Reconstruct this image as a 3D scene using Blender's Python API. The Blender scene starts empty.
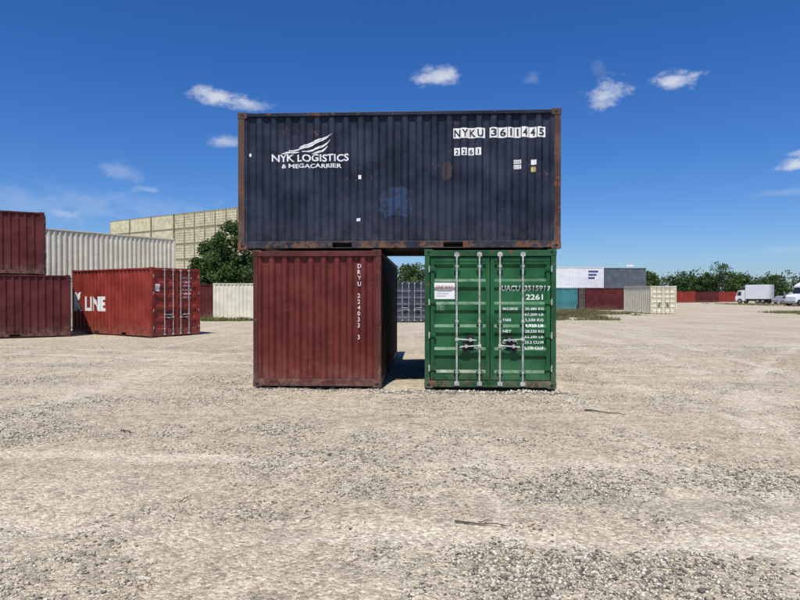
import bpy, bmesh, math, random
import numpy as np
from mathutils import Matrix, Vector, noise
random.seed(7); rng=np.random.default_rng(7)
D=bpy.data; C=bpy.context; S=C.scene
COL=S.collection
R=math.radians
S.view_settings.view_transform='Standard'; S.view_settings.look='None'; S.view_settings.exposure=0

def newmat(name):
    m=D.materials.new(name); m.use_nodes=True
    nt=m.node_tree; b=nt.nodes['Principled BSDF']
    return m,nt,b
def mix(nt,fac,a,b,mode='MIX'):
    n=nt.nodes.new('ShaderNodeMix'); n.data_type='RGBA'; n.blend_type=mode
    for sock,val in ((n.inputs[0],fac),(n.inputs[6],a),(n.inputs[7],b)):
        if hasattr(val,'is_linked'): nt.links.new(val,sock)
        elif isinstance(val,(int,float)): sock.default_value=val
        else: sock.default_value=(*val[:3],1)
    return n.outputs[2]
def math_(nt,op,a,b=0.0,c=0.0,clamp=False):
    n=nt.nodes.new('ShaderNodeMath'); n.operation=op; n.use_clamp=clamp
    for i,v in enumerate((a,b,c)):
        if hasattr(v,'is_linked'): nt.links.new(v,n.inputs[i])
        else: n.inputs[i].default_value=v
    return n.outputs[0]
def smooth(nt,v,a,b):
    n=nt.nodes.new('ShaderNodeMapRange'); n.interpolation_type='SMOOTHSTEP'
    nt.links.new(v,n.inputs[0]); n.inputs[1].default_value=a; n.inputs[2].default_value=b
    return n.outputs[0]
def noise_(nt,vec,scale,detail=4,rough=.55,out=0):
    n=nt.nodes.new('ShaderNodeTexNoise'); n.inputs['Scale'].default_value=scale
    n.inputs['Detail'].default_value=detail; n.inputs['Roughness'].default_value=rough
    nt.links.new(vec,n.inputs['Vector']); return n.outputs[out]
def mapping(nt,vec,loc=(0,0,0),sc=(1,1,1),rot=(0,0,0)):
    n=nt.nodes.new('ShaderNodeMapping'); nt.links.new(vec,n.inputs[0])
    n.inputs['Location'].default_value=loc; n.inputs['Scale'].default_value=sc; n.inputs['Rotation'].default_value=rot
    return n.outputs[0]

_seed=[0]
def paint(name,col,rust=.35,fade=.25,rough=.5,dust=.35,metal=0.0,streak=.35,rustcol=(.11,.045,.022)):
    _seed[0]+=1; s=_seed[0]*7.31
    m,nt,b=newmat(name)
    tc=nt.nodes.new('ShaderNodeTexCoord').outputs['Object']
    v=mapping(nt,tc,(s,s*.7,s*.3))
    light=tuple(min(1,c*(1+fade)+.035*fade*.8) for c in col); dark=tuple(c*(1-fade*.9) for c in col)
    n1=noise_(nt,v,1.3,5,.6)
    c=mix(nt,smooth(nt,n1,.3,.7),dark,light)
    vs=mapping(nt,tc,(s,s,s),(11,11,.55))
    n2=noise_(nt,vs,1.0,4,.65)
    c=mix(nt,math_(nt,'MULTIPLY',smooth(nt,n2,.5,.8),streak),c,tuple(x*.4+.005 for x in col))
    n2b=noise_(nt,mapping(nt,tc,(s*2,s,s),(14,14,.9)),1.0,4,.6)
    c=mix(nt,math_(nt,'MULTIPLY',smooth(nt,n2b,.58,.85),streak*.5),c,tuple(min(1,x*1.5+.04) for x in col))
    n3=noise_(nt,v,9,6,.7)
    n4=noise_(nt,v,2.1,2,.5)
    rm=math_(nt,'ADD',math_(nt,'MULTIPLY',n3,.7),math_(nt,'MULTIPLY',n4,.3))
    lo=.70-.17*rust
    sep=nt.nodes.new('ShaderNodeSeparateXYZ'); nt.links.new(tc,sep.inputs[0])
    low=smooth(nt,sep.outputs[2],.42,.02)
    rm=math_(nt,'ADD',rm,math_(nt,'MULTIPLY',low,.055))
    rmask=smooth(nt,rm,lo,lo+.035)
    rc=mix(nt,noise_(nt,v,22,3),rustcol,tuple(x*2.1 for x in rustcol))
    c=mix(nt,rmask,c,rc)
    n5=noise_(nt,mapping(nt,tc,(s,s*2,s),(3,3,38),(0,.5,0)),1.0,3,.6)
    c=mix(nt,math_(nt,'MULTIPLY',math_(nt,'MULTIPLY',smooth(nt,n5,.66,.72),smooth(nt,n4,.5,.62)),.5),c,tuple(min(1,x*1.3+.12) for x in col))
    dn=noise_(nt,v,5,3,.6)
    c=mix(nt,math_(nt,'MULTIPLY',math_(nt,'MULTIPLY',smooth(nt,sep.outputs[2],.7,.0),smooth(nt,dn,.3,.75)),dust),c,(.30,.25,.19))
    nt.links.new(c,b.inputs['Base Color'])
    rr=math_(nt,'ADD',rough,math_(nt,'ADD',math_(nt,'MULTIPLY',rmask,.3),math_(nt,'MULTIPLY',math_(nt,'SUBTRACT',n1,.5),.35)),clamp=True)
    nt.links.new(rr,b.inputs['Roughness']); b.inputs['Metallic'].default_value=metal
    b.inputs['Specular IOR Level'].default_value=.3
    bp=nt.nodes.new('ShaderNodeBump'); bp.inputs['Strength'].default_value=.8; bp.inputs['Distance'].default_value=.03
    h=math_(nt,'ADD',noise_(nt,v,2.7,2,.5),math_(nt,'MULTIPLY',noise_(nt,v,13,2,.6),.10))
    nt.links.new(h,bp.inputs['Height']); nt.links.new(bp.outputs[0],b.inputs['Normal'])
    return m
def plain(name,col,rough=.6,metal=0,var=.25,scale=8):
    _seed[0]+=1; s=_seed[0]*3.7
    m,nt,b=newmat(name); tc=nt.nodes.new('ShaderNodeTexCoord').outputs['Object']
    v=mapping(nt,tc,(s,s,s))
    n=noise_(nt,v,scale,4,.6)
    nt.links.new(mix(nt,smooth(nt,n,.3,.7),tuple(c*(1-var) for c in col),tuple(min(1,c*(1+var)) for c in col)),b.inputs['Base Color'])
    b.inputs['Roughness'].default_value=rough; b.inputs['Metallic'].default_value=metal
    return m
def chipped(name,col,under,amt=.3,scale=14):
    _seed[0]+=1; s=_seed[0]*3.7
    m,nt,b=newmat(name); tc=nt.nodes.new('ShaderNodeTexCoord').outputs['Object']
    v=mapping(nt,tc,(s,s,s))
    n=noise_(nt,v,scale,7,.75)
    c=mix(nt,noise_(nt,v,3,4),tuple(x*.8 for x in col),col)
    lo=.72-.25*amt
    nt.links.new(mix(nt,smooth(nt,n,lo,lo+.05),c,under),b.inputs['Base Color'])
    b.inputs['Roughness'].default_value=.6
    return m

class MB:
    def __init__(s): s.v=[]; s.f=[]; s.m=[]
    def add(s,vs,fs,M=None,mat=0):
        o=len(s.v)
        for p in vs:
            p=Vector(p); s.v.append(tuple(M@p) if M is not None else tuple(p))
        for f in fs: s.f.append(tuple(i+o for i in f)); s.m.append(mat)
    def box(s,x0,x1,y0,y1,z0,z1,M=None,mat=0):
        vs=[(x,y,z) for x in(x0,x1) for y in(y0,y1) for z in(z0,z1)]
        fs=[(0,1,3,2),(4,6,7,5),(0,4,5,1),(2,3,7,6),(0,2,6,4),(1,5,7,3)]
        s.add(vs,fs,M,mat)
    def cyl(s,p0,p1,r0,r1=None,seg=10,M=None,mat=0):
        r1=r0 if r1 is None else r1
        p0=Vector(p0);p1=Vector(p1);d=(p1-p0).normalized()
        a=d.orthogonal().normalized();b=d.cross(a)
        vs=[]
        for p,r in((p0,r0),(p1,r1)):
            for i in range(seg):
                t=2*math.pi*i/seg; vs.append(p+a*r*math.cos(t)+b*r*math.sin(t))
        fs=[(i,(i+1)%seg,seg+(i+1)%seg,seg+i) for i in range(seg)]
        fs.append(tuple(range(seg-1,-1,-1))); fs.append(tuple(range(seg,2*seg)))
        s.add(vs,fs,M,mat)
    def obj(s,name,parent,mats,bevel=0,smooth_=False):
        me=D.meshes.new(name); me.from_pydata(s.v,[],s.f); me.update()
        for m in mats: me.materials.append(m)
        me.polygons.foreach_set('material_index',s.m)
        bm=bmesh.new(); bm.from_mesh(me); bmesh.ops.recalc_face_normals(bm,faces=bm.faces)
        bm.to_mesh(me); bm.free()
        o=D.objects.new(name,me); COL.objects.link(o)
        if parent: o.parent=parent
        if bevel:
            b=o.modifiers.new('b','BEVEL'); b.width=bevel; b.segments=2; b.limit_method='ANGLE'; b.angle_limit=R(50)
        return o
def empty(name,M=None):
    e=D.objects.new(name,None); COL.objects.link(e); e.empty_display_size=.5
    if M is not None: e.matrix_world=M
    return e

def corrug(u0,u1,pitch,depth,v0):
    n=max(2,round((u1-u0)/pitch)); p=(u1-u0)/n; L=[(u0,v0)]
    for i in range(n):
        a=u0+i*p
        L+=[(a+.14*p,v0),(a+.32*p,v0+depth),(a+.68*p,v0+depth),(a+.86*p,v0)]
    L.append((u1,v0)); return L

W=2.438
def Rz(a): return Matrix.Rotation(a,4,'Z')
def T(x,y,z=0): return Matrix.Translation((x,y,z))

def face(P,M,w,H,kind,detail=True,pockets=False):
    pw=.10 if kind!='side' else .13
    fr,pn=P['frame'],P['panel']
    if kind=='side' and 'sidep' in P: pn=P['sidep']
    prof=None
    if kind in('side','wall'):
        tr=.065 if kind=='side' else .10; br=.15
        if pockets:
            c=w/2; segs=[(pw,c-1.22),(c-.86,c+.86),(c+1.22,w-pw)]
            for a,b in segs: fr.box(a,b,.008,.06,.02,br,M)
            for a,b in((c-1.22,c-.86),(c+.86,c+1.22)):
                fr.box(a,b,.014,.06,.125,br,M); fr.box(a,b,.014,.06,.02,.032,M)
                P['dark'].box(a,b,.25,.26,.03,.125,M)  # dark plate painted as the shade inside the fork pocket
        else: fr.box(pw,w-pw,.008,.06,.02,br,M)
        fr.box(pw,w-pw,.001,.075,H-tr-.02,H-.02,M)
        prof=corrug(pw,w-pw,.276 if kind=='side' else .245,.044 if kind=='side' else .050,.022)
        z0,z1=br,H-tr-.02
        vs=[];fs=[]
        for u,v in prof: vs+=[(u,v,z0),(u,v,z1)]
        for i in range(len(prof)-1): fs.append((2*i,2*i+2,2*i+3,2*i+1))
        pn.add(vs,fs,M)
    if kind=='door':
        fr.box(pw,w-pw,.008,.09,.02,.14,M); fr.box(pw,w-pw,-.004,.09,H-.13,H-.02,M)
        dz0,dz1=.155,H-.145
        mid=w/2
        g=P['dark']; g.box(pw,w-pw,.075,.085,.14,H-.13,M)
        doors=P['door']
        for a,b in((pw+.012,mid-.008),(mid+.008,w-pw-.012)):
            doors.box(a,a+.07,.022,.07,dz0,dz1,M); doors.box(b-.07,b,.022,.07,dz0,dz1,M)
            doors.box(a+.07,b-.07,.024,.07,dz0,dz0+.08,M); doors.box(a+.07,b-.07,.024,.07,dz1-.08,dz1,M)
            zz0,zz1=dz0+.08,dz1-.08; n=5; p=(zz1-zz0)/n
            L=[(zz0,.034)]
            for i in range(n):
                q=zz0+i*p
                L+=[(q+.12*p,.034),(q+.24*p,.072),(q+.76*p,.072),(q+.88*p,.034)]
            L.append((zz1,.034))
            vs=[];fs=[]
            for z,v in L: vs+=[(a+.07,v,z),(b-.07,v,z)]
            for i in range(len(L)-1): fs.append((2*i,2*i+1,2*i+3,2*i+2))
            doors.add(vs,fs,M)
            for k in range(4 if detail else 0):
                zc=dz0+.22+k*(dz1-dz0-.44)/3
                if a<mid-.5: doors.box(pw-.05,a+.10,-.004,.021,zc-.035,zc+.035,M); P['rod'].cyl((pw-.012,-.006,zc-.06),(pw-.012,-.006,zc+.06),.014,seg=8,M=M)
                else: doors.box(b-.10,w-pw+.05,-.004,.021,zc-.035,zc+.035,M); P['rod'].cyl((w-pw+.012,-.006,zc-.06),(w-pw+.012,-.006,zc+.06),.014,seg=8,M=M)
        prof=L
        rod=P['rod']
        for i,u in enumerate((.60,1.02,w-1.02-.02,w-.62)):
            rod.cyl((u,-.024,.05),(u,-.024,H-.05),.018,seg=10 if detail else 5,M=M)
            if detail:
                for zc in (.09,H-.10):
                    rod.box(u-.045,u+.045,-.040,-.006,zc-.035,zc+.035,M)
                for zc in (.30,1.25,H-.32):
                    doors.box(u-.055,u+.055,-.006,.0215,zc-.03,zc+.03,M)
                    rod.box(u-.025,u+.025,-.046,-.0065,zc-.020,zc+.020,M)
                sgn=1 if i in(0,2) else -1
                zc=.92 if i in (0,3) else .80
                rod.cyl((u,-.05,zc),(u+sgn*.36,-.055,zc-.02),.013,seg=8,M=M)
                rod.box(u-.03,u+.03,-.06,-.003,zc-.03,zc+.03,M)
                g.box(u+sgn*.25-.06,u+sgn*.25+.06,-.03,.020,zc-.11,zc+.07,M)
                rod.box(u+sgn*.25-.02,u+sgn*.25+.02,-.068,-.031,zc-.04,zc+.02,M)
    return prof

def container(L,H,M,colmat,ends=('door','wall'),postmat=None,rodmat=None,doormat=None,detail=True,P=None,name='shipping_container',framemat=None,castmat=None,sidemat=None):
    own=P is None
    if own: P={k:MB() for k in('frame','panel','dark','door','rod','cast','post')}
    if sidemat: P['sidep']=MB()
    X=Matrix.Identity(4) if own else M
    faces={'A':(X,L,'side'),
           'B':(X@T(L,W)@Rz(math.pi),L,'side'),
           'E0':(X@T(0,W)@Rz(-math.pi/2),W,ends[0]),
           'E1':(X@T(L,0)@Rz(math.pi/2),W,ends[1])}
    profs={}
    for k,(m,w,kd) in faces.items():
        profs[k]=(m,face(P,m,w,H,kd,detail,pockets=(kd=='side' and detail and L<7)))
    n=max(4,round(L/.3))
    P['panel'].add(*(lambda vs:(vs,[(2*i,2*i+1,2*i+3,2*i+2) for i in range(len(vs)//2-1)]))([p for i in range(2*n+1) for p in ((.05+i*(L-.1)/(2*n),.05,H-.03-.015*(i%2)),(.05+i*(L-.1)/(2*n),W-.05,H-.03-.015*(i%2)))]),X)
    P['dark'].box(.1,L-.1,.1,W-.1,.10,.14,X)
    for x0,sx in((0,1),(L,-1)):
        for y0,sy in((0,1),(W,-1)):
            def bx(B,a,b,c,d,z0,z1):
                B.box(*sorted((x0+sx*a,x0+sx*b)),*sorted((y0+sy*c,y0+sy*d)),z0,z1,X)
            bx(P['post'],.004,.128,.004,.098,.118,H-.118)
            bx(P['cast'],-.003,.175,-.003,.160,0,.118); bx(P['cast'],-.003,.175,-.003,.160,H-.118,H)
            if detail:
                for z in(.059,H-.059):
                    for q in range(2):
                        vs=[];seg=14
                        for i in range(seg):
                            t=2*math.pi*i/seg
                            if q==0: vs.append((x0+sx*(.089+.04*math.cos(t)),y0-sy*.0045,z+.026*math.sin(t)))
                            else: vs.append((x0-sx*.0045,y0+sy*(.082+.036*math.cos(t)),z+.026*math.sin(t)))
                        P['dark'].add(vs,[tuple(range(seg))],X)  # flat dark ovals paint the shade of the casting holes
    if not own: return profs
    e=empty(name,M)
    fm=framemat or colmat
    bev=.005 if detail else 0
    P['frame'].obj('rails',e,[fm],bev); P['panel'].obj('corrugated_panels',e,[colmat])
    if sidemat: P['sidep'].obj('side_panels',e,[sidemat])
    P['dark'].obj('floor_seals_hole_shade',e,[DARK]); P['post'].obj('corner_posts',e,[postmat or fm],bev)
    P['cast'].obj('corner_castings',e,[castmat or postmat or fm],bev)
    if P['door'].v: P['door'].obj('doors',e,[doormat or colmat],.004 if detail else 0)
    if P['rod'].v: P['rod'].obj('lock_rods',e,[rodmat or ROD])
    return e,profs

def decal(parent,FM,prof,vs,fs,mat,name,axis='u',off=.003):
    bm=bmesh.new()
    bv=[bm.verts.new((x,0,z)) for x,z in vs]
    for f in fs:
        try: bm.faces.new([bv[i] for i in f])
        except ValueError: pass
    if prof:
        lo=min(v[0 if axis=='u' else 1] for v in vs); hi=max(v[0 if axis=='u' else 1] for v in vs)
        for a,_ in prof:
            if lo<a<hi:
                bmesh.ops.bisect_plane(bm,geom=bm.verts[:]+bm.edges[:]+bm.faces[:],dist=1e-5,
                    plane_co=(a,0,0) if axis=='u' else (0,0,a),plane_no=(1,0,0) if axis=='u' else (0,0,1))
        pa=[p[0] for p in prof]; pb=[p[1] for p in prof]
        for v in bm.verts:
            v.co.y=float(np.interp(v.co.x if axis=='u' else v.co.z,pa,pb))-off
    else:
        for v in bm.verts: v.co.y=-off
    me=D.meshes.new(name); bm.transform(FM); bm.to_mesh(me); bm.free(); me.materials.append(mat)
    o=D.objects.new(name,me); COL.objects.link(o); o.parent=parent; return o
def text(parent,FM,prof,s,u,z,h,mat,width=None,bold=.012,axis='u',name='lettering',off=.003):
    cu=D.curves.new('t','FONT'); cu.body=s; cu.size=1; cu.offset=bold; cu.resolution_u=3
    o=D.objects.new('t',cu); COL.objects.link(o)
    dg=C.evaluated_depsgraph_get(); me=o.evaluated_get(dg).to_mesh()
    vs=[(v.co.x,v.co.y) for v in me.vertices]; fs=[tuple(p.vertices) for p in me.polygons]
    o.evaluated_get(dg).to_mesh_clear(); D.objects.remove(o)
    xs=[v[0] for v in vs]
    x0,x1=min(xs),max(xs)
    sy=h/.72; sx=width/(x1-x0) if width else sy
    vs=[(u+(x-x0)*sx,z+y*sy) for x,y in vs]
    return decal(parent,FM,prof,vs,fs,mat,name,axis,off)
def vtext(parent,FM,prof,s,u,ztop,dz,h,mat,name='lettering'):
    for i,c in enumerate(s):
        if c!=' ': text(parent,FM,prof,c,u,ztop-i*dz-h,h,mat,name=name,bold=.02)
def rect(parent,FM,prof,u0,u1,z0,z1,mat,name,axis='u',off=.002):
    return decal(parent,FM,prof,[(u0,z0),(u1,z0),(u1,z1),(u0,z1)],[(0,1,2,3)],mat,name,axis,off)

DARK=plain('rubber_and_hole_shade',(.012,.012,.013),.8)
ROD=plain('galvanised_rod',(.42,.43,.41),.5,.25,.35,12)
NAVY=paint('navy_paint',(.0095,.0145,.032),rust=.40,fade=.42,rough=.5,streak=.55,dust=.12)
NAVYR=paint('navy_rail_paint',(.008,.013,.028),rust=.86,fade=.3,rough=.5,dust=.15,rustcol=(.075,.035,.02))
RUSTP=paint('rusty_post',(.068,.036,.025),rust=.9,fade=.5,rough=.75)
RED=paint('red_oxide_paint',(.115,.017,.012),rust=.30,fade=.28,rough=.5,streak=.55,dust=.25)
REDR=paint('red_oxide_rail',(.085,.017,.013),rust=.68,fade=.25,rough=.6)
RED_SHADE=paint('shade_darkened_red',(.022,.009,.008),rust=.4,fade=.3,rough=.6)  # red sides with the gap's shade painted in, darker than the end wall
GREEN=paint('green_paint',(.009,.088,.027),rust=.27,fade=.34,rough=.42,streak=.5,dust=.2)
GREENR=paint('green_rail',(.010,.070,.024),rust=.68,fade=.3,rough=.5)
KRED=paint('bright_red_paint',(.22,.026,.016),rust=.24,fade=.24,rough=.5,streak=.35)
DRED=paint('maroon_paint',(.080,.011,.010),rust=.30,fade=.3,rough=.5)
CREAM=paint('cream_paint',(.68,.64,.49),rust=.1,fade=.08,rough=.6,streak=.3,dust=.1)
CREAM2=paint('pale_cream_paint',(.68,.65,.52),rust=.15,fade=.1,rough=.6,streak=.3,dust=.1)
CREAMR=paint('cream_door_paint',(.62,.58,.43),rust=.25,fade=.1,rough=.6,streak=.3,dust=.1)
STACKM=paint('tan_stack_paint',(.53,.49,.33),rust=.1,fade=.2,rough=.6,streak=.3,dust=0)
STACKF=paint('tan_frame_paint',(.28,.25,.16),rust=.1,fade=.2,rough=.6,dust=0)
WHITEC=paint('white_container_paint',(.72,.73,.74),rust=.1,fade=.06,rough=.5,streak=.2,dust=.1)
TEAL=paint('teal_paint',(.05,.20,.22),rust=.3,fade=.2)
SLATE=paint('slate_paint',(.035,.045,.065),rust=.3,fade=.3)
GREYC=paint('grey_container_paint',(.10,.12,.14),rust=.3,fade=.2)
YEL=paint('yellow_paint',(.55,.36,.08),rust=.1,fade=.1)
WHITE=chipped('white_lettering',(.82,.83,.82),(.05,.06,.09),.35)
WHITEP=chipped('white_label',(.86,.86,.84),(.12,.12,.12),.2)
WHITEG=chipped('white_door_lettering',(.78,.82,.78),(.03,.12,.05),.35)
WHITER=chipped('white_end_lettering',(.78,.74,.72),(.16,.05,.04),.4)
BLACK=plain('black_lettering',(.02,.02,.022),.6)
STRED=plain('sticker_red',(.42,.06,.06),.5)
STGREY=plain('sticker_grey',(.25,.25,.26),.5)
STBLUE=chipped('blue_touch_up',(.015,.042,.11),(.0095,.0145,.032),.85,6)
STBROWN=chipped('rust_patch',(.038,.028,.026),(.0095,.0145,.032),.8,10)

A0=R(-2.6)
BASE=T(-3.073,11.40)@Rz(A0)
H=2.591
top,pr=container(6.058,H,BASE@T(0,0,H+.012),NAVY,('door','wall'),postmat=RUSTP,framemat=NAVYR)
FM,PF=pr['A']
def U(px): return (px-238)/53.3
def Z(py): return (250-py)/53.2
text(top,FM,PF,"NYK LOGISTICS",U(272.5),Z(161.5),.135,WHITE,width=U(350)-U(272),bold=.022,name='company_lettering')
text(top,FM,PF,"& MEGACARRIER",U(282),Z(168),.078,WHITE,width=U(342)-U(281),bold=.022,name='company_lettering')
def swoosh(pts_top,pts_bot):
    n=len(pts_top); vs=[(U(x),Z(y)) for x,y in pts_top]+[(U(x),Z(y)) for x,y in pts_bot]
    fs=[(i,n+i,n+i+1,i+1) for i in range(n-1)]
    decal(top,FM,PF,vs,fs,WHITE,'wing_logo')
def curve(p0,p1,p2,n=14): return [((1-t)**2*p0[0]+2*t*(1-t)*p1[0]+t*t*p2[0],(1-t)**2*p0[1]+2*t*(1-t)*p1[1]+t*t*p2[1]) for t in [i/(n-1) for i in range(n)]]
swoosh(curve((290,150.5),(306,149),(334,134)),curve((290,151.5),(312,150),(334,134.2)))
swoosh(curve((300,147.5),(312,142),(331,135.2)),curve((300,148.1),(310,146),(331,135.4)))
swoosh(curve((303,151.5),(318,150),(332,140)),curve((303,152.2),(322,152.4),(332,140.3)))
swoosh(curve((313,153.4),(323,151.6),(329,145.5)),curve((313,154),(325,154.6),(329,145.8)))
swoosh(curve((282,153.2),(290,151.2),(300,151.8)),curve((282,153.8),(290,154),(300,152.4)))
rect(top,FM,PF,U(455),U(486.5),Z(140),Z(130),WHITEP,'number_plate_patch')
for i,s in enumerate('NYKU'):
    text(top,FM,PF,s,U(456+i*7.6),Z(138.6),.135,BLACK,width=.115,bold=.03,name='serial_lettering',off=.005)
for a,b,s in((491,499.3,'3'),(500,508.3,'6'),(509,515,'1'),(515.7,521.7,'1'),(522.4,529.6,'4'),(530.2,537.2,'4'),(538,546,'5')):
    rect(top,FM,PF,U(a),U(b),Z(139.6+(a%3)*.2),Z(129.4+(a%3)*.2),WHITEP,'number_plate_patch')
    w_=U(b)-U(a); tw_=.035 if s=='1' else w_-.05
    text(top,FM,PF,s,U(a)+(w_-tw_)/2,Z(138.2),.135,BLACK,width=tw_,bold=.03,name='serial_lettering',off=.005)
for a,s in((456,'2'),(463,'2'),(470,'6'),(477,'1')):
    rect(top,FM,PF,U(a),U(a+5.6),Z(157),Z(149.6),WHITEP,'number_plate_patch')
    w_=U(a+5.6)-U(a); tw_=.025 if s=='1' else w_-.045
    text(top,FM,PF,s,U(a)+(w_-tw_)/2,Z(155.8),.09,BLACK,width=tw_,bold=.03,name='serial_lettering',off=.005)
for a,b,c,d in((515,522,162,166),(515,522,167,171),(532,537,162,167),(360,363,176,180),(358,362,219,222),(249,251,153,156)):
    rect(top,FM,PF,U(a),U(b),Z(d),Z(c),WHITEP,'label')
for q in range(3): rect(top,FM,PF,U(515.6+q*2),U(516.8+q*2),Z(165.4),Z(162.6),STGREY,'label_print',off=.004); rect(top,FM,PF,U(515.6+q*2),U(516.6+q*2),Z(170.4),Z(167.8),STGREY,'label_print',off=.004)
rect(top,FM,PF,U(532),U(536.5),Z(174),Z(169),plain('label_yellow',(.5,.42,.18)),'label',off=.004)
def blob(cx,cy,rx,ry,mat,name,off=.0025,seed=1):
    r=random.Random(seed); vs=[];n=22
    for i in range(n):
        t=2*math.pi*i/n; k=.75+.35*r.random()
        vs.append((U(cx+rx*k*math.copysign(abs(math.cos(t))**.6,math.cos(t))),Z(cy+ry*k*math.copysign(abs(math.sin(t))**.6,math.sin(t)))))
    decal(top,FM,PF,vs,[tuple(range(n))],mat,name,off=off)
blob(398,204,18,16,STBLUE,'touch_up_paint',seed=3)
blob(449,173,6,9,STBROWN,'rust_patch',seed=4)

redM=BASE@T(.285+W,0)@Rz(R(90))
red,pr=container(6.058,H,redM,RED,('wall','door'),framemat=REDR,sidemat=RED_SHADE)
FMr,PFr=pr['E0']
vtext(red,FMr,PFr,"DRYU 224033 3",1.985,2.33,.112,.082,WHITER,'serial_lettering')
grM=BASE@T(3.535+W,-.02)@Rz(R(90))
gr,pr=container(6.058,H,grM,GREEN,('door','wall'),framemat=GREENR)
FMg,PFg=pr['E0']
def UG(px): return (px-425.5)/53.8
def ZG(py): return (388.5-py)/53.8
text(gr,FMg,PFg,'UACU',1.435,ZG(290.5),.095,WHITEG,width=.34,bold=.02,name='serial_lettering',axis='z')
text(gr,FMg,PFg,'351591',1.855,ZG(290.5),.095,WHITEG,width=.385,bold=.02,name='serial_lettering',axis='z')
text(gr,FMg,None,'7',2.275,ZG(290.5),.085,WHITEG,name='serial_lettering',off=-.0195)
text(gr,FMg,PFg,'2261',UG(527),ZG(299.5),.10,WHITEG,width=UG(543)-UG(526),bold=.02,name='serial_lettering',axis='z')
y=306
for a,b in(('MAX.GROSS','30,480 KG'),('','67,200 LB'),('TARE','2,230 KG'),('','4,920 LB'),('NET','28,250 KG'),('','62,280 LB'),('CU.CAP.','33.2 CU.M'),('','1,170 CU.F')):
    if a: text(gr,FMg,PFg,a,1.455,ZG(y+4),.050,WHITEG,width=.28 if len(a)>4 else .16,name='data_lettering',axis='z',bold=.02)
    text(gr,FMg,PFg,b,UG(526),ZG(y+4),.050,WHITEG,width=UG(545)-UG(526.5),name='data_lettering',axis='z',bold=.02)
    y+=5.6
rect(gr,FMg,PFg,UG(435),UG(456),ZG(299),ZG(282.5),WHITEP,'sticker',axis='z')
text(gr,FMg,PFg,'ONE WAY',UG(437),ZG(288.5),.06,STRED,width=.32,bold=.02,name='sticker_print',axis='z',off=.004)
for q in range(3): rect(gr,FMg,PFg,UG(438),UG(453-3*q),ZG(291.4+q*2.4),ZG(290.8+q*2.4),STGREY,'sticker_print',axis='z',off=.004)
rect(gr,FMg,PFg,UG(438),UG(446),ZG(311),ZG(303),chipped('scuffed_label',(.12,.24,.15),(.02,.10,.035),.9),'sticker',axis='z')

def cont(px_corner,Y,ang,L,H_,mat,z=0,**k):
    X=(px_corner-400)/601*Y
    return container(L,H_,T(X,Y,z)@Rz(ang),mat,**k)
th=R(57)
X0,Y0=-10.25,24.8
sd=Vector((math.sin(th),-math.cos(th)))
Mk=T(X0-sd.x*6.058,Y0-sd.y*6.058)@Rz(math.atan2(sd.y,sd.x))
kl,pr=container(6.058,2.9,Mk,KRED,('wall','door'))
FMk,PFk=pr['A']
text(kl,FMk,PFk,'K',.14,1.05,.80,WHITE,width=.66,bold=.05,name='company_lettering')
text(kl,FMk,PFk,'LINE',1.02,1.05,.62,WHITE,width=1.65,bold=.04,name='company_lettering')
FMk2,PFk2=pr['E1']
for i in range(6):
    text(kl,FMk2,PFk2,'KLTU 102 445'[:8+i%3],1.55,2.45-i*.17,.07,WHITE,width=.5-.05*(i%3),axis='z',name='data_lettering',bold=.02)
rect(kl,FMk2,PFk2,.2,.42,1.9,2.2,WHITEP,'sticker',axis='z')
a=R(30); d=Vector((math.cos(a),math.sin(a)))
for (rx,ry),z,mt in(((-14.02,25.55),0,DRED),((-14.85,25.12),2.60,DRED)):
    container(6.058,2.591,T(rx-d.x*6.058,ry-d.y*6.058,z)@Rz(a),mt,('wall','door'))
p0=Vector((-18.3,30.6)); p1=Vector((-13.75,36.9)); dd=(p1-p0).normalized()
ang=math.atan2(dd.y,dd.x)
for z in(0,2.60):
    container(12.19,2.591,T(p1.x-dd.x*12.19,p1.y-dd.y*12.19,z)@Rz(ang),CREAM,('wall','wall'))
cont(213,43,R(4),6.058,2.591,CREAM2)
container(6.058,2.591,T(-19.8,46.5)@Rz(R(3)),DRED)
for z in(0,2.6): container(6.058,2.591,T(-36.5,108,z)@Rz(R(2)),YEL,detail=False)
container(6.058,2.591,T(-.45+W,39)@Rz(R(90)),SLATE,('door','wall'))
container(12.19,2.591,T(13.0,74,0)@Rz(0),TEAL,detail=False)
wc,pr=container(12.19,2.591,T(12.9,74,2.6)@Rz(0),WHITEC,detail=False)
bp_=plain('blue_print',(.05,.08,.2))
for q in range(3): rect(wc,pr['A'][0],pr['A'][1],10.3,11.5-.2*q,1.9-q*.4,2.15-q*.4,bp_,'company_lettering')
container(6.058,2.591,T(25.3,76,2.6)@Rz(R(5)),GREYC,detail=False)
container(6.058,2.591,T(25.3,76,0)@Rz(R(5)),SLATE,detail=False)
container(6.058,2.591,T(21.9,70.5)@Rz(R(8)),DRED,detail=False)
container(6.058,2.591,T(23.1+W,55.5)@Rz(R(92)),CREAMR,('door','wall'))
for x,yy,an,mt in((62,138,5,KRED),(69.5,142,3,DRED),(78,150,0,KRED),(56,160,0,CREAM2),(60,168,2,DRED)):
    container(6.058 if x!=56 else 12.19,2.591,T(x,yy)@Rz(R(an)),mt,detail=False)
P={k:MB() for k in('frame','panel','dark','door','rod','cast','post')}
sdir=Vector((.845,-.535)); sa=math.atan2(sdir.y,sdir.x)
for r in range(6):
    for c in range(3):
        container(6.058,2.591,T(-54.5+sdir.x*c*6.25,113+sdir.y*c*6.25,r*2.6)@Rz(sa),None,('wall','wall'),detail=False,P=P)
    for c in range(8):
        s0=18.9+c*2.55+W
        container(6.058,2.591,T(-54.5+sdir.x*s0,113+sdir.y*s0,r*2.6)@Rz(sa+math.pi/2),None,('door','wall'),detail=False,P=P)
e=empty('shipping_container_stack')
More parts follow.
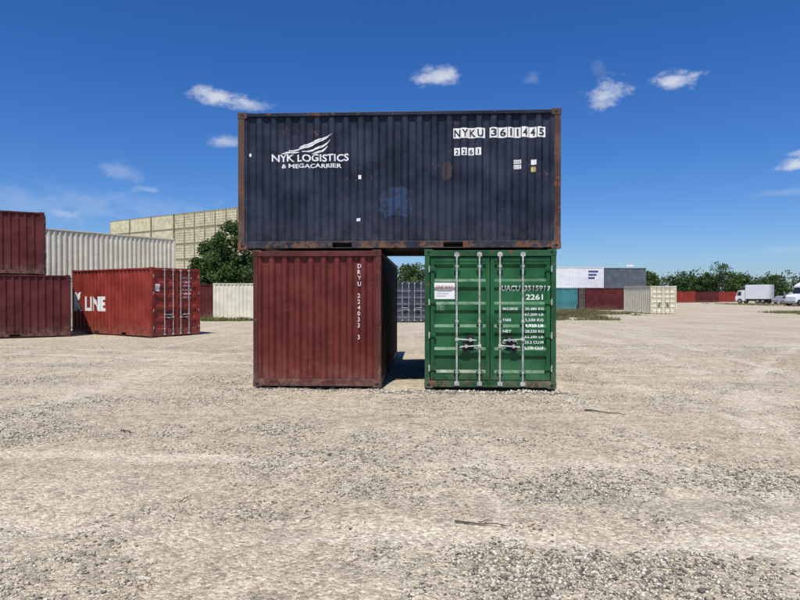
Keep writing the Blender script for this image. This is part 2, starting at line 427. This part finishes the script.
P['panel'].obj('corrugated_panels',e,[STACKM]); P['door'].obj('doors',e,[STACKM])
P['frame'].obj('rails',e,[STACKF]); P['post'].obj('corner_posts',e,[STACKF]); P['cast'].obj('corner_castings',e,[STACKF])
P['dark'].obj('seals',e,[DARK]); P['rod'].obj('lock_rods',e,[STACKM])

# ground
def axis_pts(lo,hi,step,far,n):
    mid=np.arange(lo,hi+1e-6,step)
    g=np.geomspace(step,far,n)
    return np.concatenate([lo-np.cumsum(g)[::-1],mid,hi+np.cumsum(g)])
xs=axis_pts(-11,11,.10,420,48); ys=axis_pts(1.0,17,.10,420,48)
TRK=[(-38,24,46.0),(60,-22,61.0),(9,130,124.0),(-30,-50,70.5)]   # circular vehicle tracks: cx,cy,r
def trk(x,y):
    v=0
    for cx,cy,r in TRK:
        d=math.hypot(x-cx,y-cy)-r
        for o in(0,1.9): v=max(v,math.exp(-((d-o)/.15)**2))
    return v
def gh(x,y):
    f=math.exp(-max(0,math.hypot(x,y-9)-14)/25)
    h=.04*noise.noise((x*.35,y*.35,3.1))+.026*noise.noise((x*1.3,y*1.3,7.7))+.012*noise.noise((x*4.1,y*4.1,1.7))
    if abs(x)<16 and 1<y<24: h+=.009*noise.noise((x*8.3,y*8.3,4.4))-.012*trk(x,y)
    return -.035+h*(.25+.75*f)
vs=[(x,y,gh(x,y)) for y in ys for x in xs]
nx=len(xs); fs=[(j*nx+i,j*nx+i+1,(j+1)*nx+i+1,(j+1)*nx+i) for j in range(len(ys)-1) for i in range(nx-1)]
me=D.meshes.new('ground'); me.from_pydata(vs,[],fs); me.polygons.foreach_set('use_smooth',[True]*len(fs))
ground=D.objects.new('ground',me); COL.objects.link(ground)
m,nt,b=newmat('gravel_ground')
tc=nt.nodes.new('ShaderNodeTexCoord').outputs['Object']
sep=nt.nodes.new('ShaderNodeSeparateXYZ'); nt.links.new(tc,sep.inputs[0])
nA=noise_(nt,tc,.22,4,.6); nB=noise_(nt,mapping(nt,tc,(5,2,0),(.45,1.5,1),(0,0,.15)),.8,5,.65); nC=noise_(nt,tc,5,7,.75)
nT=noise_(nt,mapping(nt,tc,(1,9,0),(1.1,.07,1),(0,0,-.62)),1.0,4,.6)
nT2=noise_(nt,mapping(nt,tc,(7,3,0),(.07,1.3,1),(0,0,.12)),1.0,4,.6)
c=mix(nt,smooth(nt,nA,.3,.7),(.43,.36,.25),(.53,.455,.335))
c=mix(nt,math_(nt,'MULTIPLY',smooth(nt,nB,.48,.66),.5),c,(.33,.285,.21))
c=mix(nt,math_(nt,'MULTIPLY',smooth(nt,nT,.52,.64),.6),c,(.58,.505,.38))
c=mix(nt,math_(nt,'MULTIPLY',smooth(nt,nT2,.54,.68),.5),c,(.34,.295,.22))
c=mix(nt,math_(nt,'MULTIPLY',smooth(nt,nC,.50,.64),.6),c,(.22,.19,.145))
c=mix(nt,math_(nt,'MULTIPLY',smooth(nt,nC,.47,.34),.5),c,(.62,.555,.43))
# vehicle tracks
tm=None
for cx,cy,r in TRK:
    dx=math_(nt,'SUBTRACT',sep.outputs[0],cx); dy=math_(nt,'SUBTRACT',sep.outputs[1],cy)
    d=math_(nt,'SUBTRACT',math_(nt,'SQRT',math_(nt,'ADD',math_(nt,'MULTIPLY',dx,dx),math_(nt,'MULTIPLY',dy,dy))),r)
    d=math_(nt,'ADD',d,math_(nt,'MULTIPLY',math_(nt,'SUBTRACT',nC,.5),.25))
    d=math_(nt,'ABSOLUTE',math_(nt,'SUBTRACT',math_(nt,'ABSOLUTE',math_(nt,'SUBTRACT',d,.95)),.95))
    k=smooth(nt,d,.26,.08); tm=k if tm is None else math_(nt,'MAXIMUM',tm,k)
c=mix(nt,math_(nt,'MULTIPLY',math_(nt,'MULTIPLY',tm,smooth(nt,nB,.66,.38)),.55),c,(.63,.55,.42))
vo=nt.nodes.new('ShaderNodeTexVoronoi'); vo.inputs['Scale'].default_value=34; nt.links.new(tc,vo.inputs['Vector'])
vb=nt.nodes.new('ShaderNodeRGBToBW'); nt.links.new(vo.outputs['Color'],vb.inputs[0])
vo2=nt.nodes.new('ShaderNodeTexVoronoi'); vo2.inputs['Scale'].default_value=85; nt.links.new(tc,vo2.inputs['Vector'])
vb2=nt.nodes.new('ShaderNodeRGBToBW'); nt.links.new(vo2.outputs['Color'],vb2.inputs[0])
c=mix(nt,.65,c,mix(nt,vb.outputs[0],(.22,.22,.22),(.82,.82,.82)),'OVERLAY')
c=mix(nt,.5,c,mix(nt,vb2.outputs[0],(.2,.2,.2),(.84,.84,.84)),'OVERLAY')
gm=math_(nt,'ADD',sep.outputs[1],math_(nt,'MULTIPLY',noise_(nt,tc,.03,3),60))
c=mix(nt,smooth(nt,gm,185,215),c,mix(nt,noise_(nt,tc,.4,3),(.07,.09,.03),(.16,.16,.07)))
nt.links.new(c,b.inputs['Base Color']); b.inputs['Roughness'].default_value=.95; b.inputs['Specular IOR Level'].default_value=.15
bp=nt.nodes.new('ShaderNodeBump'); bp.inputs['Strength'].default_value=.9; bp.inputs['Distance'].default_value=.026
h=math_(nt,'ADD',math_(nt,'MULTIPLY',vo.outputs['Distance'],-.6),math_(nt,'ADD',math_(nt,'MULTIPLY',noise_(nt,tc,7,4,.7),1.2),math_(nt,'MULTIPLY',vo2.outputs['Distance'],-.3)))
nt.links.new(h,bp.inputs['Height']); nt.links.new(bp.outputs[0],b.inputs['Normal'])
me.materials.append(m)

def stones(name,pts,sizes,mat):
    n=len(pts)
    base=np.array([(1,0,0),(.3,.95,0),(-.8,.6,0),(-.8,-.6,0),(.3,-.95,0),(.1,.1,.75),(0,0,-.4)])
    tri=np.array([(0,1,5),(1,2,5),(2,3,5),(3,4,5),(4,0,5),(1,0,6),(2,1,6),(3,2,6),(4,3,6),(0,4,6)])
    V=np.repeat(base[None],n,0)*(1+rng.uniform(-.35,.35,(n,7,3)))
    sc=np.stack([sizes*rng.uniform(.7,1.3,n),sizes*rng.uniform(.6,1.0,n),sizes*rng.uniform(.5,1.0,n)],1)
    V=V*sc[:,None,:]
    t=rng.uniform(0,6.283,n); c,s=np.cos(t)[:,None],np.sin(t)[:,None]
    x=V[:,:,0]*c-V[:,:,1]*s; y=V[:,:,0]*s+V[:,:,1]*c
    V=np.stack([x,y,V[:,:,2]],2)+pts[:,None,:]
    F=(tri[None]+7*np.arange(n)[:,None,None]).reshape(-1,3)
    me=D.meshes.new(name); me.vertices.add(n*7); me.vertices.foreach_set('co',V.reshape(-1).astype(np.float32))
    nf=len(F); me.loops.add(nf*3); me.loops.foreach_set('vertex_index',F.reshape(-1).astype(np.int32))
    me.polygons.add(nf); me.polygons.foreach_set('loop_start',np.arange(0,nf*3,3,dtype=np.int32)); me.update(calc_edges=True)
    me.materials.append(mat); o=D.objects.new(name,me); COL.objects.link(o); return o
m,nt,b=newmat('stone')
gi=nt.nodes.new('ShaderNodeNewGeometry').outputs['Random Per Island']
cr=nt.nodes.new('ShaderNodeValToRGB'); nt.links.new(gi,cr.inputs[0])
el=cr.color_ramp.elements; el[0].color=(.11,.10,.085,1); el[1].color=(.66,.61,.51,1)
for p,cc in((.24,(.24,.215,.17,1)),(.5,(.40,.35,.265,1)),(.8,(.51,.45,.345,1))):
    q=el.new(p); q.color=cc
nt.links.new(cr.outputs[0],b.inputs['Base Color']); b.inputs['Roughness'].default_value=.9; b.inputs['Specular IOR Level'].default_value=.2
STONE=m
pts=[];sz=[]
while len(pts)<105000:
    y=2.6+ (rng.random()**1.3)*19; x=rng.uniform(-1,1)*(.75*y+.8)
    k=noise.noise((x*.45,y*.8,9.3))+.6*noise.noise((x*1.9,y*2.2,2.3))
    if rng.random()<.30+1.3*k-.35*trk(x,y):
        s=.0045+.012*rng.random()**2.8*(1+max(0,k))+(.015*rng.random() if rng.random()<.02 else 0)
        if abs(x)<3.1 and y>11.3: continue
        pts.append((x,y,gh(x,y)+s*.2)); sz.append(s)
for i in range(1500):
    a=rng.uniform(2.6,6.3); v=-abs(rng.normal(0,.16))-.02
    p=BASE@Vector((a,v,0)); s=.01+.035*rng.random()**2.5
    pts.append((p.x,p.y,gh(p.x,p.y)+s*.2)); sz.append(s)
for i in range(700):
    a=rng.uniform(-.2,2.9); v=-abs(rng.normal(0,.12))-.02
    p=BASE@Vector((a,v,0)); s=.008+.022*rng.random()**2.5
    pts.append((p.x,p.y,gh(p.x,p.y)+s*.2)); sz.append(s)
stones('gravel',np.array(pts),np.array(sz),STONE)

tw=MB()
def twig(px0,py0,px1,py1,r=.006):
    P=[]
    for px,py in((px0,py0),(px1,py1)):
        d=1.74*601/(py-295); P.append(Vector(((px-400)/601*d,d,.0)))
    prev=None
    for i in range(7):
        t=i/6; p=P[0].lerp(P[1],t)+Vector((random.uniform(-.01,.01),random.uniform(-.02,.02),0)); p.z=gh(p.x,p.y)+.014+.012*random.random()
        if prev: tw.cyl(prev,p,r*(1-.6*t),seg=6)
        prev=p
twig(455,519,507,526,.009); twig(480,522,492,517,.005); twig(585,408,625,414,.014); twig(120,430,134,433,.01); twig(180,500,190,496,.005); twig(640,470,652,474,.006)
tw.obj('twig',None,[plain('dry_wood',(.07,.052,.038),.9)])

def leafmat(name,c0,c1):
    m,nt,b=newmat(name); gi=nt.nodes.new('ShaderNodeNewGeometry').outputs['Random Per Island']
    tc=nt.nodes.new('ShaderNodeTexCoord').outputs['Object']
    nn=noise_(nt,tc,.5,3)
    f=math_(nt,'ADD',math_(nt,'MULTIPLY',gi,.5),math_(nt,'MULTIPLY',smooth(nt,nn,.35,.65),.5))
    nt.links.new(mix(nt,f,c0,c1),b.inputs['Base Color']); b.inputs['Roughness'].default_value=.65; b.inputs['Specular IOR Level'].default_value=.25
    return m
LEAF=leafmat('leaves',(.020,.052,.011),(.075,.125,.028))
LEAFF=leafmat('far_leaves',(.018,.040,.014),(.06,.095,.035))
BARK=plain('bark',(.10,.08,.06),.9)
def quads(name,parent,cent,size,mat):
    n=len(cent)
    a=rng.normal(size=(n,3)); a/=np.linalg.norm(a,axis=1)[:,None]
    b=rng.normal(size=(n,3)); b-=a*(a*b).sum(1)[:,None]; b/=np.linalg.norm(b,axis=1)[:,None]
    s=size[:,None]
    V=np.stack([cent-a*s*.5,cent+b*s*.32,cent+a*s*.5,cent-b*s*.32],1)
    me=D.meshes.new(name); me.vertices.add(n*4); me.vertices.foreach_set('co',V.reshape(-1).astype(np.float32))
    me.loops.add(n*4); me.loops.foreach_set('vertex_index',np.arange(n*4,dtype=np.int32))
    me.polygons.add(n); me.polygons.foreach_set('loop_start',np.arange(0,n*4,4,dtype=np.int32)); me.update(calc_edges=True)
    me.materials.append(mat); o=D.objects.new(name,me); COL.objects.link(o); o.parent=parent; return o
def tree(x,y,h,r,leaf=.26,n=9000,ncl=60):
    e=empty('broadleaf_tree',T(x,y,0)); mb=MB()
    mb.cyl((0,0,-.05),(.1,.05,h*.3),.22,.16,9); mb.cyl((.1,.05,h*.3),(-.05,.1,h*.62),.16,.10,8); mb.cyl((-.05,.1,h*.62),(.05,0,h*.9),.10,.03,7)
    cl=[]
    for i in range(ncl):
        z=h*rng.uniform(.14,.97); rr=r*math.sqrt(max(.05,1-((z/h-.50)/.52)**2)); t=rng.uniform(0,6.28); q=rr*rng.uniform(.3,1.0)
        p=Vector((q*math.cos(t),q*math.sin(t),z)); cl.append((p,rng.uniform(.5,1.0)*r*.38))
        st=Vector((0,.05,max(h*.15,z-q*.7))); mid=st.lerp(p,.5)+Vector((0,0,-.1)); mb.cyl(st,mid,.06,.04,5); mb.cyl(mid,p,.04,.012,5)
    mb.obj('trunk_and_limbs',e,[BARK])
    cent=[]
    for i in range(n):
        p,s=cl[rng.integers(len(cl))]; v=rng.normal(size=3); v/=np.linalg.norm(v); v*=s*(rng.random()**.35)*np.array([1.15,1.15,.85])*(1.35 if rng.random()<.08 else 1)
        cent.append((p.x+v[0],p.y+v[1],p.z+v[2]))
    quads('foliage',e,np.array(cent),rng.uniform(.6,1.3,n)*leaf,LEAF)
tree(-16.4,60,8.9,2.5,n=14000); tree(-19.1,62,7.4,2.2,n=12000); tree(-21.4,64,5.6,1.8); tree(-13.8,64,6.4,2.6)
tree(1.5,72,5.2,2.6,n=5000); tree(-3.2,74,5.6,2.6,n=5000)
cent=[];sz=[]
mb=MB()
for i in range(230):
    x=rng.uniform(-330,420); yy=rng.uniform(225,275); h=rng.uniform(7,12.5)*(1+.25*noise.noise((x*.02,0,5)))
    r=h*rng.uniform(.35,.6); n=330
    if 118<x<140: h*=1.25
    mb.cyl((x,yy,0),(x,yy,h*.6),.3,.15,5)
    k=[(rng.normal(0,r*.5),rng.normal(0,r*.5),h*rng.uniform(.2,.9),r*rng.uniform(.25,.5)) for _ in range(14)]
    for j in range(n):
        a=k[rng.integers(14)]; v=rng.normal(size=3); v/=np.linalg.norm(v); v*=a[3]*rng.random()**.4
        cent.append((x+a[0]+v[0],yy+a[1]+v[1],max(.3,a[2]+v[2]))); sz.append(rng.uniform(.5,1.2))
e=empty('distant_trees'); quads('foliage',e,np.array(cent),np.array(sz),LEAFF); mb.obj('trunks',e,[BARK])
for (px,Y,h,r) in((722,175,10.5,5),(705,182,8.5,4),(738,185,8,4),(772,178,7,4.5),(690,190,7.5,4),(756,190,6.5,4),(645,120,6,3.2),(618,110,6.2,3)):
    tree((px-400)/601*Y,Y,h,r,leaf=.5,n=3500,ncl=34)
def grass(name,boxes,hh=.3):
    vs=[];fs=[]
    for (x0,x1,y0,y1,n) in boxes:
        for i in range(n):
            x=rng.uniform(x0,x1); yy=rng.uniform(y0,y1)
            if noise.noise((x*.35,yy*.35,1.1))<-.12: continue
            h=hh*rng.uniform(.4,1.2); t=rng.uniform(0,6.28); w=rng.uniform(.02,.05); lx,ly=rng.normal(0,.3,2)*h
            o=len(vs); z=gh(x,yy)-.01
            vs+=[(x-w*math.cos(t),yy-w*math.sin(t),z),(x+w*math.cos(t),yy+w*math.sin(t),z),(x+lx,yy+ly,z+h)]; fs.append((o,o+1,o+2))
    me=D.meshes.new(name); me.from_pydata(vs,[],fs); me.materials.append(leafmat(name+'_mat',(.06,.075,.02),(.22,.20,.09)))
    o=D.objects.new(name,me); COL.objects.link(o)
grass('grass',[(10.5,15.5,42,52,9000),(13,21.5,52,68,9000),(36,60,54,62,9000),(60,95,90,120,12000),(-9.5,-5,45,47,1500),(-15,-9,40.5,42.8,1500)])

WHT=plain('white_vehicle_paint',(.75,.76,.77),.35,0,.05,3); TYRE=plain('tyre',(.02,.02,.02),.85); GLASS=plain('dark_glass',(.02,.025,.03),.1); CHR=plain('hub',(.4,.4,.4),.4,.6)
def wheel(mb,x,y,r=.5,w=.28):
    mb.cyl((x,y-w/2,r),(x,y+w/2,r),r,seg=20,mat=1); mb.cyl((x,y-w/2-.01,r),(x,y+w/2+.01,r),r*.5,seg=14,mat=3)
def prism(mb,outline,y0,y1,mat):
    n=len(outline); vs=[(x,y0,z) for x,z in outline]+[(x,y1,z) for x,z in outline]
    mb.add(vs,[tuple(range(n)),tuple(range(2*n-1,n-1,-1))]+[(i,n+i,n+(i+1)%n,(i+1)%n) for i in range(n)],None,mat)
def box_truck(name,M,cargo=5.2,hh=3.7,base=.95):
    e=empty(name,M); b=MB()
    b.box(0,cargo,0,2.4,base,hh)
    for i in range(int(cargo/.6)+1): b.box(i*.6*.98,i*.6*.98+.05,-.012,2.412,base,hh)
    b.box(-.1,cargo+2.0,.7,1.7,.62,.85,mat=1)
    b.obj('cargo_box',e,[WHT,TYRE],.02)
    c=MB(); x=cargo+.15
    prism(c,[(x,.55),(x+2.0,.55),(x+2.05,1.3),(x+1.85,1.65),(x+1.45,2.65),(x,2.75)],.1,2.3,0)
    prism(c,[(x+.75,1.6),(x+1.7,1.6),(x+1.38,2.45),(x+.75,2.45)],.085,2.315,2)
    c.add([(x+1.87,.25,1.7),(x+1.87,2.15,1.7),(x+1.50,2.15,2.6),(x+1.50,.25,2.6)],[(0,1,2,3)],None,2)
    c.obj('cab',e,[WHT,TYRE,GLASS,CHR],.03)
    w=MB()
    for xx in(.9,1.95,cargo+1.2):
        for yy in(.2,2.2): wheel(w,xx,yy)
    w.obj('wheels',e,[WHT,TYRE,GLASS,CHR])
box_truck('box_truck',T(72.3,122)@Rz(R(118))@T(-3,-1),4.4,3.8)
def semi(name,M):
    e=empty(name,M); c=MB()
    prism(c,[(0,.6),(2.2,.6),(2.2,3.6),(1.6,3.75),(.6,3.3),(.35,2.2),(0,1.9)],0,2.4,0)
    prism(c,[(-1.3,.55),(-1.35,1.45),(-1.1,1.75),(.1,1.9),(.1,.55)],.25,2.15,0)
    prism(c,[(.55,2.0),(1.4,2.0),(1.4,2.85),(.75,2.85)],-.012,2.412,2)
    c.add([(.02,.2,2.0),(.02,2.2,2.0),(.42,2.2,2.95),(.42,.2,2.95)],[(0,1,2,3)],None,2)
    c.box(-1.45,-1.3,.2,2.2,.45,.8,mat=3)
    c.cyl((2.3,.15,.7),(2.3,.15,3.9),.08,mat=3)
    c.obj('cab',e,[WHT,TYRE,GLASS,CHR],.03)
    t=MB(); t.box(3.1,15.2,-.05,2.5,1.15,4.0); t.box(0,14,.8,1.6,.75,1.05,mat=1); t.obj('trailer',e,[WHT,TYRE],.02)
    w=MB()
    for xx in(-.55,3.6,4.8,12.5,13.7):
        for yy in(.15,2.25): wheel(w,xx,yy,.52)
    w.obj('wheels',e,[WHT,TYRE,GLASS,CHR])
semi('semi_truck',T(63.2,94)@Rz(R(12)))
def car(name,M,col):
    e=empty(name,M); c=MB(); m=plain('car_paint',col,.3,.2,.05)
    prism(c,[(0,.35),(4.5,.35),(4.55,.75),(4.4,.92),(3.3,1.02),(.25,1.05),(0,.8)],0,1.8,0)
    prism(c,[(.5,1.04),(3.35,1.02),(2.6,1.55),(1.1,1.6),(.7,1.35)],.12,1.68,0)
    prism(c,[(.85,1.08),(3.1,1.07),(2.52,1.49),(1.2,1.52)],.108,1.692,2)
    c.obj('body',e,[m,TYRE,GLASS,CHR],.04)
    w=MB()
    for xx in(.85,3.65):
        for yy in(.1,1.7): wheel(w,xx,yy,.34,.22)
    w.obj('wheels',e,[m,TYRE,GLASS,CHR])
car('parked_car',T(72.4,115)@Rz(R(8)),(.3,.31,.33))
car('parked_car',T(78.5,124)@Rz(R(-10)),(.45,.08,.06))
lp=MB(); lp.cyl((0,0,0),(0,0,6.6),.12,.08,10); lp.box(-.6,.6,-.12,.12,6.5,6.75); lp.obj('light_mast',None,[WHT]).location=(38.2,100,0)

el,az=R(61),R(190)
sv=Vector((math.sin(az)*math.cos(el),math.cos(az)*math.cos(el),math.sin(el)))
sl=D.lights.new('sun','SUN'); sl.energy=5.0; sl.angle=R(.53); sl.color=(1,.955,.89)
so=D.objects.new('sun',sl); COL.objects.link(so); so.rotation_euler=sv.to_track_quat('Z','Y').to_euler(); so.location=(0,-10,30)
w=D.worlds.new('World'); S.world=w; w.use_nodes=True; nt=w.node_tree
bg=nt.nodes['Background']; bg.inputs[1].default_value=.076
sky=nt.nodes.new('ShaderNodeTexSky'); sky.sky_type='NISHITA'; sky.sun_disc=False; sky.sun_elevation=el; sky.sun_rotation=az
sky.air_density=1.0; sky.dust_density=.35; sky.ozone_density=3.5
hs=nt.nodes.new('ShaderNodeHueSaturation'); hs.inputs['Saturation'].default_value=1.28
nt.links.new(sky.outputs[0],hs.inputs['Color']); c=mix(nt,1.0,hs.outputs[0],(.84,1.05,1.50),'MULTIPLY')
gen=nt.nodes.new('ShaderNodeTexCoord').outputs['Generated']
nz=nt.nodes.new('ShaderNodeTexNoise'); nz.inputs['Scale'].default_value=26; nz.inputs['Detail'].default_value=6; nz.inputs['Roughness'].default_value=.62
nt.links.new(mapping(nt,gen,(0,0,0),(1,1,1.8)),nz.inputs['Vector'])
def cloud(c,px,py,rx,ry,op):
    d=Vector(((px-400)/601,1,(295-py)/601)).normalized()
    k=d.y
    mp=nt.nodes.new('ShaderNodeVectorMath'); mp.operation='SUBTRACT'; nt.links.new(gen,mp.inputs[0]); mp.inputs[1].default_value=d
    ms=nt.nodes.new('ShaderNodeVectorMath'); ms.operation='MULTIPLY'; nt.links.new(mp.outputs[0],ms.inputs[0])
    ms.inputs[1].default_value=(601/rx/k,601/rx/k*.6,601/ry/k)
    ln=nt.nodes.new('ShaderNodeVectorMath'); ln.operation='LENGTH'; nt.links.new(ms.outputs[0],ln.inputs[0])
    v=math_(nt,'ADD',ln.outputs['Value'],math_(nt,'MULTIPLY',math_(nt,'SUBTRACT',nz.outputs[0],.5),-3.8))
    f=math_(nt,'MULTIPLY',smooth(nt,v,1.45,-.1),op)
    return mix(nt,f,c,(9.6,10.1,11.2))
for q in((220,97,21,7,.8),(248,104,20,5,.6),(437,79,19,8,.8),(609,96,16,11,.75),(674,80,20,7,.85),(795,166,14,6,.8),(796,154,7,3,.5),(228,142,12,5,.5),(118,171,17,9,.22),(532,79,8,5,.15),(70,213,14,4,.3),(150,190,12,3,.3),(598,68,5,8,.07),(780,193,26,4,.2),(60,205,120,16,.16),(785,250,30,5,.15)):
    c=cloud(c,*q)
nt.links.new(c,bg.inputs[0])

cd=D.cameras.new('camera'); cam=D.objects.new('camera',cd); COL.objects.link(cam); S.camera=cam
cam.location=(0,0,1.74); cam.rotation_euler=(R(90)-math.atan(5/601),0,0)
cd.sensor_width=36; cd.lens=36*601/800; cd.clip_end=6000; cd.clip_start=.05
